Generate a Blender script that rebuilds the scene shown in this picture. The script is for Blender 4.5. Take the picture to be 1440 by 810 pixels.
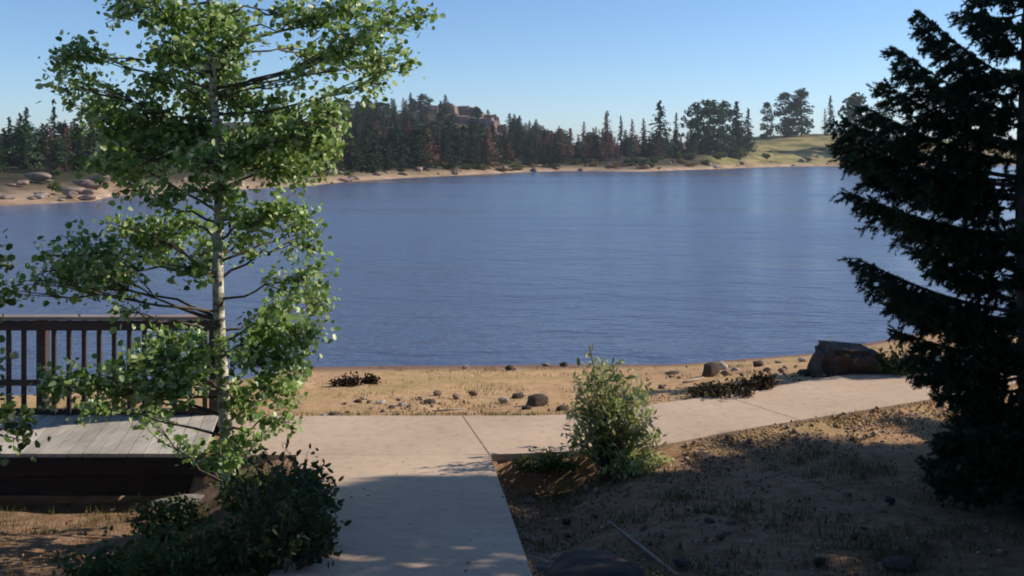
import bpy, bmesh, math, random
import numpy as np
from mathutils import Vector, noise
random.seed(7); rng = np.random.default_rng(7)
R = math.radians
S = bpy.context.scene
for o in list(bpy.data.objects): bpy.data.objects.remove(o)
C = S.collection

# ---------------------------------------------------------------- camera, sky, sun, exposure
F = 1383.0            # focal length in photo pixels (1440 wide)
HZ = 214.0            # horizon row in the photo
CAMZ = 2.8
WATER = -1.2
cam_d = bpy.data.cameras.new('camera'); cam = bpy.data.objects.new('camera', cam_d); C.objects.link(cam)
cam.location = (0, 0, CAMZ); cam.rotation_euler = (R(90), 0, 0)
cam_d.sensor_width = 36; cam_d.lens = 36*F/1440
cam_d.shift_y = -(405-HZ)/1440
cam_d.clip_end = 8000; cam_d.clip_start = 0.05
S.camera = cam
SUN_EL, SUN_AZ = 31.0, 75.0        # azimuth clockwise from +Y
w = bpy.data.worlds.new('World'); S.world = w; w.use_nodes = True
nt = w.node_tree; bg = nt.nodes['Background']
sky = nt.nodes.new('ShaderNodeTexSky'); sky.sky_type = 'NISHITA'; sky.sun_disc = False
sky.sun_elevation = R(SUN_EL); sky.sun_rotation = R(SUN_AZ)
sky.altitude = 1500; sky.air_density = 1.0; sky.dust_density = 0.4; sky.ozone_density = 6.0
nt.links.new(sky.outputs[0], bg.inputs[0]); bg.inputs[1].default_value = 0.127
sd = bpy.data.lights.new('sun', 'SUN'); sd.energy = 5.0; sd.angle = R(0.5); sd.color = (1, .88, .72)
sun = bpy.data.objects.new('sun', sd); C.objects.link(sun)
dv = Vector((math.sin(R(SUN_AZ))*math.cos(R(SUN_EL)), math.cos(R(SUN_AZ))*math.cos(R(SUN_EL)), math.sin(R(SUN_EL))))
sun.rotation_euler = dv.to_track_quat('Z', 'Y').to_euler()
S.view_settings.view_transform = 'Standard'; S.view_settings.look = 'None'
S.view_settings.exposure = 0.2; S.view_settings.gamma = 1; S.view_settings.use_curve_mapping = False
S.render.engine = 'CYCLES'
S.cycles.max_bounces = 6; S.cycles.transparent_max_bounces = 8
S.cycles.filter_width = 1.9

# ---------------------------------------------------------------- helpers
def P(px, py, d):     # a spot in the place seen at that photo pixel when it stands d metres out
    return Vector(((px-720)/F*d, d, CAMZ-(py-HZ)/F*d))
def tag(o, label=None, cat=None, group=None, kind=None):
    if label: o['label'] = label
    if cat: o['category'] = cat
    if group: o['group'] = group
    if kind: o['kind'] = kind
    return o
def link(name, me, parent=None, loc=None):
    o = bpy.data.objects.new(name, me); C.objects.link(o)
    if parent: o.parent = parent
    if loc is not None: o.location = loc
    return o
def empty(name, loc, rz=0, s=1):
    o = bpy.data.objects.new(name, None); C.objects.link(o); o.location = loc
    o.rotation_euler = (0, 0, rz); o.empty_display_size = .2
    o.scale = (s, s, s) if not hasattr(s, '__len__') else s
    return o
def mesh(name, V, Fc, mat, smooth=False):
    """V (n,3) array, Fc (m,k) array with k constant, or list of faces"""
    me = bpy.data.meshes.new(name)
    if isinstance(Fc, np.ndarray):
        V = np.asarray(V, dtype=np.float32); n, k = Fc.shape
        me.vertices.add(len(V)); me.vertices.foreach_set('co', V.ravel())
        me.loops.add(n*k); me.loops.foreach_set('vertex_index', Fc.astype(np.int32).ravel())
        me.polygons.add(n); me.polygons.foreach_set('loop_start', (np.arange(n)*k).astype(np.int32))
        me.update(calc_edges=True); me.validate()
    else:
        me.from_pydata([tuple(v) for v in V], [], [tuple(f) for f in Fc]); me.update()
    if mat: me.materials.append(mat)
    if smooth: me.polygons.foreach_set('use_smooth', [True]*len(me.polygons))
    return me
def copy_tree(o, parent=None):
    c = o.copy(); C.objects.link(c)
    if parent: c.parent = parent
    for ch in [x for x in kids.get(o.name, [])]: 
        copy_tree(ch, c)
    return c
kids = {}
def child(name, me, parent):
    o = link(name, me, parent); kids.setdefault(parent.name, []).append(o); return o

class MB:
    def __init__(s): s.v = []; s.f = []
    def box(s, cx, cy, cz, sx, sy, sz, rz=0, rx=0):
        b = len(s.v); c, n = math.cos(rz), math.sin(rz)
        for dz in (-.5, .5):
            for dx, dy in ((-.5, -.5), (.5, -.5), (.5, .5), (-.5, .5)):
                x, y = dx*sx, dy*sy
                s.v.append((cx+x*c-y*n, cy+x*n+y*c, cz+dz*sz))
        s.f += [(b, b+3, b+2, b+1), (b+4, b+5, b+6, b+7)] + [(b+i, b+(i+1) % 4, b+4+(i+1) % 4, b+4+i) for i in range(4)]
    def tube(s, pts, rad, n=7, cap=True):
        b0 = len(s.v); pts = [Vector(p) for p in pts]; m = len(pts)
        for i, p in enumerate(pts):
            t = (pts[min(i+1, m-1)]-pts[max(i-1, 0)]).normalized()
            u = t.cross(Vector((0, 0, 1)) if abs(t.z) < .9 else Vector((1, 0, 0))).normalized(); w_ = t.cross(u)
            for k in range(n):
                a = 2*math.pi*k/n; s.v.append(tuple(p+(u*math.cos(a)+w_*math.sin(a))*rad[i]))
        for i in range(m-1):
            for k in range(n):
                a = b0+i*n+k; c = b0+i*n+(k+1) % n; s.f.append((a, c, c+n, a+n))
        if cap:
            s.f.append(tuple(b0+k for k in range(n))[::-1]); s.f.append(tuple(b0+(m-1)*n+k for k in range(n)))
    def me(s, name, mat, smooth=False, bevel=0):
        me = mesh(name, s.v, s.f, mat, smooth)
        if bevel:
            bm = bmesh.new(); bm.from_mesh(me)
            bmesh.ops.bevel(bm, geom=bm.edges[:], offset=bevel, segments=1, affect='EDGES'); bm.to_mesh(me); bm.free()
        return me

# ---------------------------------------------------------------- materials
def mat(name, base, rough=.9, spec=.3):
    m = bpy.data.materials.new(name); m.use_nodes = True
    b = m.node_tree.nodes['Principled BSDF']; b.inputs['Base Color'].default_value = (*base, 1)
    b.inputs['Roughness'].default_value = rough; b.inputs['Specular IOR Level'].default_value = spec
    return m, m.node_tree, b
def N(t, kind, **kw):
    n = t.nodes.new(kind)
    for k, v in kw.items():
        if k in n.inputs: n.inputs[k].default_value = v
        else: setattr(n, k, v)
    return n
def noisy(t, coord, scale, detail=5, rough=.6, vscale=None):
    n = N(t, 'ShaderNodeTexNoise'); n.inputs['Scale'].default_value = scale
    n.inputs['Detail'].default_value = detail; n.inputs['Roughness'].default_value = rough
    if vscale:
        mp = N(t, 'ShaderNodeMapping'); mp.inputs['Scale'].default_value = vscale
        t.links.new(coord, mp.inputs[0]); coord = mp.outputs[0]
    t.links.new(coord, n.inputs['Vector']); return n.outputs['Fac']
def ramp(t, fac, stops):
    r = N(t, 'ShaderNodeValToRGB'); e = r.color_ramp.elements
    while len(e) < len(stops): e.new(.5)
    for i, (p, c) in enumerate(stops): e[i].position = p; e[i].color = (*c, 1) if len(c) == 3 else c
    t.links.new(fac, r.inputs[0]); return r.outputs[0]
def mixc(t, fac, a, b, mode='MIX'):
    m = N(t, 'ShaderNodeMix', data_type='RGBA', blend_type=mode)
    for sock, v in ((m.inputs[0], fac), (m.inputs[6], a), (m.inputs[7], b)):
        if isinstance(v, (int, float)): sock.default_value = v
        elif isinstance(v, tuple): sock.default_value = (*v, 1)
        else: t.links.new(v, sock)
    return m.outputs[2]
def bump(t, b, h, strength=.5, dist=.02):
    n = N(t, 'ShaderNodeBump'); n.inputs['Strength'].default_value = strength; n.inputs['Distance'].default_value = dist
    t.links.new(h, n.inputs['Height']); t.links.new(n.outputs[0], b.inputs['Normal'])
def pos(t):
    return N(t, 'ShaderNodeNewGeometry').outputs['Position']
def objc(t): return N(t, 'ShaderNodeTexCoord').outputs['Object']
def step(a): return (a, a, a)

def leaf_mat(name, cols, trans=.35, rough=.5, spec=.35, sat=None):
    m, t, b = mat(name, cols[0], rough, spec)
    g = N(t, 'ShaderNodeNewGeometry')
    oi = N(t, 'ShaderNodeObjectInfo')
    c = ramp(t, g.outputs['Random Per Island'], [(i/(len(cols)-1), x) for i, x in enumerate(cols)])
    hs = N(t, 'ShaderNodeHueSaturation'); t.links.new(c, hs.inputs['Color'])
    mr = N(t, 'ShaderNodeMapRange'); mr.inputs['To Min'].default_value = .7; mr.inputs['To Max'].default_value = 1.35
    t.links.new(oi.outputs['Random'], mr.inputs[0]); t.links.new(mr.outputs[0], hs.inputs['Value'])
    c = hs.outputs[0]
    t.links.new(c, b.inputs['Base Color'])
    tr = N(t, 'ShaderNodeBsdfTranslucent'); t.links.new(c, tr.inputs[0])
    mx = N(t, 'ShaderNodeMixShader'); mx.inputs[0].default_value = trans
    t.links.new(b.outputs[0], mx.inputs[1]); t.links.new(tr.outputs[0], mx.inputs[2])
    t.links.new(mx.outputs[0], t.nodes['Material Output'].inputs[0]); return m
M_aspen = leaf_mat('aspen_leaf', [(.07, .14, .03), (.16, .27, .05), (.28, .40, .11), (.52, .60, .36)], .45, .38, .5)
M_bush = leaf_mat('willow_leaf', [(.20, .30, .06), (.36, .44, .12), (.58, .60, .28), (.72, .70, .46)], .5, .45)
M_weed = leaf_mat('weed_leaf', [(.04, .075, .018), (.07, .11, .03), (.12, .13, .045)], .3, .6)
M_spruce = leaf_mat('spruce_needle', [(.022, .048, .026), (.034, .068, .034), (.055, .09, .038)], .12, .6, .2)
M_sprucetip = leaf_mat('needle_tip', [(.03, .055, .02), (.06, .10, .02)], .15, .6, .2)
M_fgreen = leaf_mat('conifer_needles', [(.018, .036, .018), (.03, .055, .026), (.048, .075, .034)], .1, .8, .1)
M_fblue = leaf_mat('pine_needles', [(.03, .055, .03), (.045, .08, .042), (.07, .11, .055)], .1, .8, .1)
M_fbrown = leaf_mat('dead_needles', [(.12, .06, .045), (.20, .105, .075), (.27, .15, .11)], .1, .9, .1)
M_fgrey = leaf_mat('bare_twigs', [(.08, .07, .065), (.11, .095, .085), (.06, .055, .05)], .05, .9, .1)
M_fbush = leaf_mat('shrub_leaf', [(.05, .08, .02), (.09, .12, .035), (.16, .17, .06)], .2, .8, .1)
M_fdry = leaf_mat('dry_shrub', [(.14, .09, .04), (.26, .16, .06), (.34, .24, .10)], .2, .9, .1)
M_dark = leaf_mat('dark_brush', [(.03, .025, .015), (.06, .045, .028), (.05, .05, .02)], .1, .9, .1)
M_grass = leaf_mat('grass_blade', [(.10, .11, .03), (.16, .15, .05), (.28, .22, .10)], .25, .7, .2)
M_litter = leaf_mat('litter', [(.10, .065, .04), (.17, .11, .07), (.28, .20, .13), (.13, .09, .06)], .05, .9, .2)

def bark(name, a, b_, sc=30):
    m, t, b = mat(name, a, .9, .2); c = objc(t)
    f = noisy(t, c, sc, 6, .7, (1, 1, .25)); t.links.new(ramp(t, f, [(.35, a), (.65, b_)]), b.inputs['Base Color'])
    bump(t, b, f, .6, .01); return m
M_bark = bark('spruce_bark', (.10, .085, .075), (.2, .17, .15))
M_abark, t, b = mat('aspen_bark', (.5, .5, .42), .7, .3)
c = objc(t)
f1 = noisy(t, c, 9, 4, .6, (1, 1, 2.2)); f2 = noisy(t, c, 45, 3, .6, (.6, .6, 2))
base = ramp(t, f1, [(.38, (.08, .07, .06)), (.46, (.34, .31, .25)), (.56, (.62, .59, .48))])
base = mixc(t, ramp(t, f2, [(.3, step(1)), (.42, step(0))]), base, (.07, .06, .05))
t.links.new(base, b.inputs['Base Color']); bump(t, b, f2, .4, .006)
M_deadw = bark('dead_wood', (.22, .18, .14), (.42, .36, .30))
M_twig = bark('twig_bark', (.09, .07, .055), (.16, .13, .10))

def rock_mat(name, a, b_, c_):
    m, t, b = mat(name, a, .92, .2); c = objc(t)
    f = noisy(t, c, 3, 8, .65); f2 = noisy(t, c, 22, 6, .7)
    x = ramp(t, f, [(.3, a), (.52, b_), (.72, c_)])
    x = mixc(t, .5, x, ramp(t, f2, [(.3, step(.45)), (.7, step(1.3))]), 'MULTIPLY')
    oi = N(t, 'ShaderNodeObjectInfo'); mr = N(t, 'ShaderNodeMapRange'); mr.inputs['To Min'].default_value = .7; mr.inputs['To Max'].default_value = 1.2
    hs = N(t, 'ShaderNodeHueSaturation'); t.links.new(oi.outputs['Random'], mr.inputs[0]); t.links.new(mr.outputs[0], hs.inputs['Value'])
    t.links.new(x, hs.inputs['Color']); t.links.new(hs.outputs[0], b.inputs['Base Color'])
    bump(t, b, f2, .7, .04); return m
M_rock = rock_mat('granite', (.17, .12, .09), (.30, .23, .18), (.42, .34, .28))
M_rockd = rock_mat('dark_granite', (.07, .055, .045), (.13, .105, .09), (.20, .17, .15))
M_rockp = rock_mat('pale_granite', (.38, .33, .28), (.52, .46, .40), (.65, .60, .54))
M_rockr = rock_mat('red_granite', (.16, .10, .085), (.26, .18, .155), (.36, .28, .25))

# ground: dirt close by, tan sand with thin grass on the beach
M_ground, t, b = mat('ground_soil', (.2, .15, .1), .95, .15)
p = pos(t)
nA = noisy(t, p, .9, 6, .6); nB = noisy(t, p, 7, 6, .65); nC = noisy(t, p, 45, 4, .7); nD = noisy(t, p, .35, 3, .5); nE = noisy(t, p, 160, 2, .6)
dirt = ramp(t, nB, [(.3, (.19, .105, .06)), (.5, (.31, .19, .115)), (.7, (.42, .28, .175))])
dirt = mixc(t, ramp(t, nA, [(.5, step(0)), (.66, step(.7))]), dirt, (.10, .085, .035))
sand = ramp(t, nB, [(.3, (.44, .27, .13)), (.5, (.60, .38, .20)), (.68, (.70, .48, .28))])
sand = mixc(t, ramp(t, nA, [(.46, step(0)), (.62, step(.55))]), sand, (.40, .31, .12))
sand = mixc(t, ramp(t, nD, [(.5, step(0)), (.65, step(.5))]), sand, (.52, .31, .19))
sx = N(t, 'ShaderNodeSeparateXYZ'); t.links.new(p, sx.inputs[0])
wob = N(t, 'ShaderNodeMath', operation='MULTIPLY_ADD'); t.links.new(nA, wob.inputs[0]); wob.inputs[1].default_value = 1.6; t.links.new(sx.outputs[1], wob.inputs[2])
mr = N(t, 'ShaderNodeMapRange'); mr.inputs['From Min'].default_value = 9.6; mr.inputs['From Max'].default_value = 11.0; t.links.new(wob.outputs[0], mr.inputs[0])
col = mixc(t, mr.outputs[0], dirt, sand)
zr = N(t, 'ShaderNodeMapRange'); zr.inputs['From Min'].default_value = -.90; zr.inputs['From Max'].default_value = -1.10; t.links.new(sx.outputs[2], zr.inputs[0])
col = mixc(t, zr.outputs[0], col, (.25, .15, .11))
col = mixc(t, .55, col, ramp(t, nC, [(.25, step(.5)), (.5, step(1)), (.75, step(1.25))]), 'MULTIPLY')
t.links.new(col, b.inputs['Base Color'])
ad = N(t, 'ShaderNodeMath', operation='ADD'); t.links.new(nC, ad.inputs[0]); t.links.new(nB, ad.inputs[1]); bump(t, b, ad.outputs[0], .8, .04)

# far land: grass, bare pinkish banks
M_far, t, b = mat('far_land', (.2, .16, .1), .95, .1)
p = pos(t)
nA = noisy(t, p, .03, 6, .6); nB = noisy(t, p, .25, 6, .65); nC = noisy(t, p, .05, 4, .6, (1, 3, 8))
nG = noisy(t, p, .09, 6, .7, (1, 1, 6))
grass = ramp(t, nG, [(.36, (.10, .10, .04)), (.48, (.20, .18, .07)), (.56, (.34, .28, .13)), (.68, (.22, .20, .08))])
bank = ramp(t, nB, [(.3, (.17, .12, .07)), (.5, (.37, .26, .17)), (.68, (.56, .42, .31))])
forest = ramp(t, nB, [(.3, (.025, .03, .016)), (.7, (.07, .06, .035))])
sx = N(t, 'ShaderNodeSeparateXYZ'); t.links.new(p, sx.inputs[0])
def sm(inp, a, b_):
    m_ = N(t, 'ShaderNodeMapRange', interpolation_type='SMOOTHSTEP'); m_.inputs['From Min'].default_value = a; m_.inputs['From Max'].default_value = b_
    t.links.new(inp, m_.inputs[0]); return m_.outputs[0]
wz = N(t, 'ShaderNodeMath', operation='MULTIPLY_ADD'); t.links.new(nB, wz.inputs[0]); wz.inputs[1].default_value = 2.2; t.links.new(sx.outputs[2], wz.inputs[2])
isg = sm(sx.outputs[0], 42, 58)           # open grassy knoll to the east
upper = mixc(t, isg, forest, grass)
bz = sm(wz.outputs[0], .1, 1.3)
col = mixc(t, bz, bank, upper)
t.links.new(col, b.inputs['Base Color']); bump(t, b, nB, .6, .5)

M_conc, t, b = mat('path_concrete', (.5, .4, .33), .85, .25)
p = pos(t); a1 = noisy(t, p, .8, 5, .6); a2 = noisy(t, p, 9, 6, .7); a3 = noisy(t, p, 130, 3, .6)
col = ramp(t, a1, [(.3, (.50, .375, .275)), (.55, (.58, .44, .325)), (.75, (.64, .49, .36))])
col = mixc(t, .5, col, ramp(t, a2, [(.28, step(.52)), (.5, step(.98)), (.75, step(1.1))]), 'MULTIPLY')
col = mixc(t, .35, col, ramp(t, a3, [(.3, step(.55)), (.7, step(1.2))]), 'MULTIPLY')
t.links.new(col, b.inputs['Base Color']); bump(t, b, a3, .35, .006)

M_water, t, b = mat('lake_water', (.082, .098, .160), .16, .5)
b.inputs['IOR'].default_value = 1.33
p = pos(t)
w1 = noisy(t, p, 1.6, 4, .65, (.55, 1.0, 1)); w2 = noisy(t, p, .28, 3, .6, (.5, 1.2, 1)); w3 = noisy(t, p, .02, 4, .6, (.35, 1.6, 1))
ad = N(t, 'ShaderNodeMath', operation='MULTIPLY_ADD'); t.links.new(w2, ad.inputs[0]); ad.inputs[1].default_value = 2.5; t.links.new(w1, ad.inputs[2])
bump(t, b, ad.outputs[0], 1.0, .095)
mr = N(t, 'ShaderNodeMapRange'); mr.inputs['From Min'].default_value = .35; mr.inputs['From Max'].default_value = .65
mr.inputs['To Min'].default_value = .10; mr.inputs['To Max'].default_value = .30; t.links.new(w3, mr.inputs[0]); t.links.new(mr.outputs[0], b.inputs['Roughness'])

def wood(name, a, b_, axis=1):
    m, t, b = mat(name, a, .85, .2); c = pos(t)
    v = [40, 40, 40]; v[axis] = 2.5
    f = noisy(t, c, 1, 6, .7, tuple(v)); f2 = noisy(t, c, 2.2, 4, .6)
    g = N(t, 'ShaderNodeNewGeometry')
    col = ramp(t, f, [(.3, a), (.7, b_)])
    col = mixc(t, .6, col, ramp(t, g.outputs['Random Per Island'], [(0, step(.62)), (1, step(1.15))]), 'MULTIPLY')
    col = mixc(t, .5, col, ramp(t, f2, [(.35, step(.6)), (.6, step(1.1))]), 'MULTIPLY')
    t.links.new(col, b.inputs['Base Color']); bump(t, b, f, .5, .006); return m
M_deck = wood('deck_boards', (.36, .33, .28), (.58, .53, .46), 1)
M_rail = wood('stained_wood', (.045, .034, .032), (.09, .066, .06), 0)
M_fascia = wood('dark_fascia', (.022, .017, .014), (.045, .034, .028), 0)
M_railtop = wood('rail_wood', (.20, .16, .15), (.32, .27, .25), 0)

# ---------------------------------------------------------------- terrain shapes
def sstep(x): x = np.clip(x, 0, 1); return x*x*(3-2*x)
NE = np.array([(-40, 9.1), (-6, 9.1), (-.2, 9.1), (1.3, 9.32), (2.35, 9.95), (4.66, 11.1), (8, 13), (14, 17), (40, 34)])
FE = np.array([(-40, 10.44), (-6, 10.44), (.55, 10.46), (1.85, 11.05), (3.26, 11.85), (5.2, 12.95), (8.3, 15), (14, 19), (40, 36)])
def near_e(x): return (np.interp(x-.25, NE[:, 0], NE[:, 1])+np.interp(x+.25, NE[:, 0], NE[:, 1])+np.interp(x, NE[:, 0], NE[:, 1]))/3
def far_e(x): return (np.interp(x-.3, FE[:, 0], FE[:, 1])+np.interp(x+.3, FE[:, 0], FE[:, 1])+np.interp(x, FE[:, 0], FE[:, 1]))/3
def walk_r(y): return -.2+(9.1-y)*.084
def walk_l(y): return walk_r(y)-1.45-.35*sstep((y-7.6)/1.5)
def slope(y): return .133*np.clip(9-y, 0, 12)
SH = np.array([(-60, 22), (-8, 16.2), (-5, 17.2), (-3.7, 18.4), (0, 18.6), (3, 18.6), (6, 19.6), (12, 24), (40, 42), (80, 70)])
def shore(x): return np.interp(x, SH[:, 0], SH[:, 1])
def gz(x, y, nz=True):
    x = np.asarray(x, float); y = np.asarray(y, float)
    s = slope(y)
    fe = far_e(x); sh = shore(x)
    tt = np.clip((y-fe)/(sh-fe), 0, 3)
    beach = -1.2*tt**1.08
    left = sstep((walk_l(y)-x)/1.5)*sstep((9.25-y)/.15)*-.45
    leftd = sstep((-2.95-x)/.3)*sstep((y-8.9)/.2)*-.5*sstep((12.5-y)/2)
    xr = x-walk_r(y)
    dip = -.26*sstep(xr/.10)*sstep((1.25-x)/1.0)*sstep((near_e(x)-y)/.12)*sstep((y-4.5)/3)
    rt = -.05*sstep(xr/.3)*sstep((near_e(x)-y)/.2)
    inw = (x < walk_r(y)+.02) & (x > walk_l(y)-.02) & (y < 9.2)
    inp = (y > near_e(x)-.03) & (y < far_e(x)+.03) & (x > -2.9)
    z = s+left+leftd+dip+rt+beach
    z = np.where(inw | inp, s-.06+np.minimum(beach, 0), z-.015)
    return z
def gnd(x, y): return float(gz(x, y))
xs = np.concatenate([-np.geomspace(90, 7.2, 26), np.arange(-7.1, 7.2, .075), np.geomspace(7.3, 90, 26)])
ys = np.concatenate([np.linspace(-16, 3, 22), np.arange(3.1, 14, .07), np.arange(14, 22, .12), np.geomspace(22.3, 75, 22)])
X, Y = np.meshgrid(xs, ys); Z = gz(X, Y)
nzv = np.array([noise.fractal(Vector((x*1.1, y*1.1, 0)), .9, 2.2, 5) for x, y in zip(X.ravel(), Y.ravel())]).reshape(X.shape)
nz2 = np.array([noise.noise(Vector((x*6, y*6, 3))) for x, y in zip(X.ravel(), Y.ravel())]).reshape(X.shape)
onp = ((X < walk_r(Y)+.06) & (X > walk_l(Y)-.06) & (Y < 9.2)) | ((Y > near_e(X)-.08) & (Y < far_e(X)+.08) & (X > -2.9))
Z = Z+np.where(onp, 0, nzv*.035+nz2*.012)*np.where(Y > 16.5, .3, 1)
nx = len(xs); ii = (np.arange(len(ys)-1)[:, None]*nx+np.arange(nx-1)[None, :]).ravel()
fc = np.stack([ii, ii+1, ii+nx+1, ii+nx], 1)
tag(link('ground', mesh('ground', np.stack([X.ravel(), Y.ravel(), Z.ravel()], 1), fc, M_ground, True)), kind='structure')

# paved path: walk down from the viewer and a cross path, real slabs with an open joint
def slab(left, right, zf, mb, thick=.12):
    """left/right lists of (x,y) of equal length"""
    n = len(left); b0 = len(mb.v)
    for (a, b_) in zip(left, right):
        for (x, y) in (a, b_):
            mb.v.append((x, y, zf(x, y))); mb.v.append((x, y, zf(x, y)-thick))
    for i in range(n-1):
        o = b0+i*4
        mb.f += [(o, o+4, o+6, o+2), (o, o+1, o+5, o+4), (o+2, o+6, o+7, o+3)]
    mb.f += [(b0, b0+2, b0+3, b0+1), (b0+4*n-4, b0+4*n-3, b0+4*n-1, b0+4*n-2)]
zf = lambda x, y: float(slope(y))
mb = MB()
yy = [-3+i*.4 for i in range(30)]+[9.096]
slab([(float(walk_r(y)), y) for y in yy][::-1], [(float(walk_l(y)), y) for y in yy][::-1], zf, mb)
def cross(x0, x1, mb, skew0=0, skew1=0):
    n = max(2, int((x1-x0)/.15)); xs_ = np.linspace(x0, x1, n)
    sk = np.linspace(skew0, skew1, n)
    slab([(float(x), float(near_e(x))) for x in xs_], [(float(x+k), float(far_e(x+k))) for x, k in zip(xs_, sk)], lambda x, y: 0.0, mb)
cross(-2.70, -.215, mb, -.26, -.32)
cross(-.203, 3.0, mb, -.32, -.6); cross(3.012, 6.4, mb, -.6, -.7); cross(6.412, 30, mb, -.7, -.7)
tag(link('path', mb.me('path', M_conc)), kind='structure')

# far shore
SP = np.array([(-1500, 60), (-200, 62), (0, 73), (130, 80), (160, 90), (250, 97), (430, 115), (480, 130), (560, 150), (640, 168), (760, 203), (830, 206), (900, 200), (1000, 232), (1100, 272), (1220, 290), (1400, 300), (3500, 260)])
def shoreS(px): return np.interp(px, SP[:, 0], SP[:, 1])
BK = np.array([(-1500, 2.0), (0, 2.0), (130, 2.2), (430, 1.8), (480, 1.6), (640, 1.6), (760, 1.4), (900, 2.4), (1000, 3.2), (1200, 3.2), (3500, 3)])
def farz(px, d):
    px = np.asarray(px, float); d = np.asarray(d, float); x = (px-720)/F*d
    tt = d-shoreS(px)
    z = WATER+np.where(tt < 0, tt*.12, np.interp(px, BK[:, 0], BK[:, 1])*sstep(tt/22)*.85+.15*np.interp(px, BK[:, 0], BK[:, 1])*sstep(tt/3))
    def g(cx, cy, a, sx_, sy_): return a*np.exp(-((x-cx)/sx_)**2-((d-cy)/sy_)**2)
    h = g(-22, 340, 12.5, 30, 85)+g(-78, 330, 11.0, 48, 90)+g(22, 400, 3.5, 40, 80)+g(112, 350, 7.2, 62, 52)+g(-170, 260, 4, 90, 90)
    h = h*sstep(tt/50)+4.5*sstep((d-380)/350)
    return z+h
pxs = np.arange(-1500, 3000, 9.0); ts = np.concatenate([[-25, -12], np.arange(-6, 40, 1.4), np.arange(40, 320, 4), np.geomspace(325, 4000, 30)])
PX, T = np.meshgrid(pxs, ts); D = shoreS(PX)+T; D = D+np.array([noise.noise(Vector((p*.02, 7, 0)))*3 + noise.noise(Vector((p*.09, 2, 0)))*1.5 for p in pxs])[None, :]
Zf = farz(PX, D); Xf = (PX-720)/F*D
nn = np.array([noise.fractal(Vector((x*.06, y*.06, 0)), 1, 2, 4) for x, y in zip(Xf.ravel(), D.ravel())]).reshape(Xf.shape)
Zf = Zf+nn*.55*sstep(T/6)
nx = len(pxs); ii = (np.arange(len(ts)-1)[:, None]*nx+np.arange(nx-1)[None, :]).ravel()
tag(link('hills', mesh('hills', np.stack([Xf.ravel(), D.ravel(), Zf.ravel()], 1), np.stack([ii, ii+1, ii+nx+1, ii+nx], 1), M_far, True)), kind='structure')

# lake
mb = MB(); mb.v = [(-420, 9, WATER), (520, 9, WATER), (520, 340, WATER), (-420, 340, WATER)]; mb.f = [(0, 1, 2, 3)]
tag(link('water', mb.me('water', M_water)), kind='structure')

# ---------------------------------------------------------------- rocks
def rock_mesh(seed, m, sub=3, flat=.75, rugged=.35):
    bm = bmesh.new(); bmesh.ops.create_icosphere(bm, subdivisions=sub, radius=.5)
    r = random.Random(seed); off = Vector((r.random()*50, r.random()*50, r.random()*50))
    cuts = [(Vector((r.gauss(0, 1), r.gauss(0, 1), r.gauss(0, .8))).normalized(), r.uniform(.28, .42)) for _ in range(9)]
    for v in bm.verts:
        p_ = v.co.copy()
        for n_, dd in cuts:
            e = p_.dot(n_)-dd
            if e > 0: p_ -= n_*e*.85
        p_ += p_.normalized()*(noise.fractal(p_*2.2+off, 1, 2, 4)*rugged*.3)
        v.co = (p_.x, p_.y, p_.z*flat)
    me = bpy.data.meshes.new('rock'); bm.to_mesh(me); bm.free(); me.materials.append(m)
    me.polygons.foreach_set('use_smooth', [True]*len(me.polygons)); return me
RK = {k: [rock_mesh(i*13+j, m, 3 if k != 'far' else 2) for i in range(5)] for j, (k, m) in enumerate((('mid', M_rock), ('dark', M_rockd), ('pale', M_rockp), ('red', M_rockr)))}
def rock(kind, loc, size, label, group=None, name='rock', seed=None, sink=.2, cat='rock'):
    r = random.Random(seed if seed is not None else int(abs(loc[0]*100+loc[1]*37)))
    o = link(name, r.choice(RK[kind])); sx_, sy_, sz_ = size if hasattr(size, '__len__') else (size, size*r.uniform(.7, 1.1), size*r.uniform(.6, .9))
    o.scale = (sx_, sy_, sz_); o.rotation_euler = (0, 0, r.uniform(0, 6.28) if not hasattr(size, '__len__') else r.uniform(-.2, .2))
    o.location = (loc[0], loc[1], loc[2]+sz_*.36*(1-sink*1.5))
    return tag(o, label, cat, group)
def onground(px, py, d0=12):
    """walk a sight line down to the near ground and give that spot"""
    d = 4.0
    while d < 30:
        q = P(px, py, d)
        if q.z <= gnd(q.x, q.y): break
        d += .02
    return (q.x, q.y, gnd(q.x, q.y))

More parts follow.
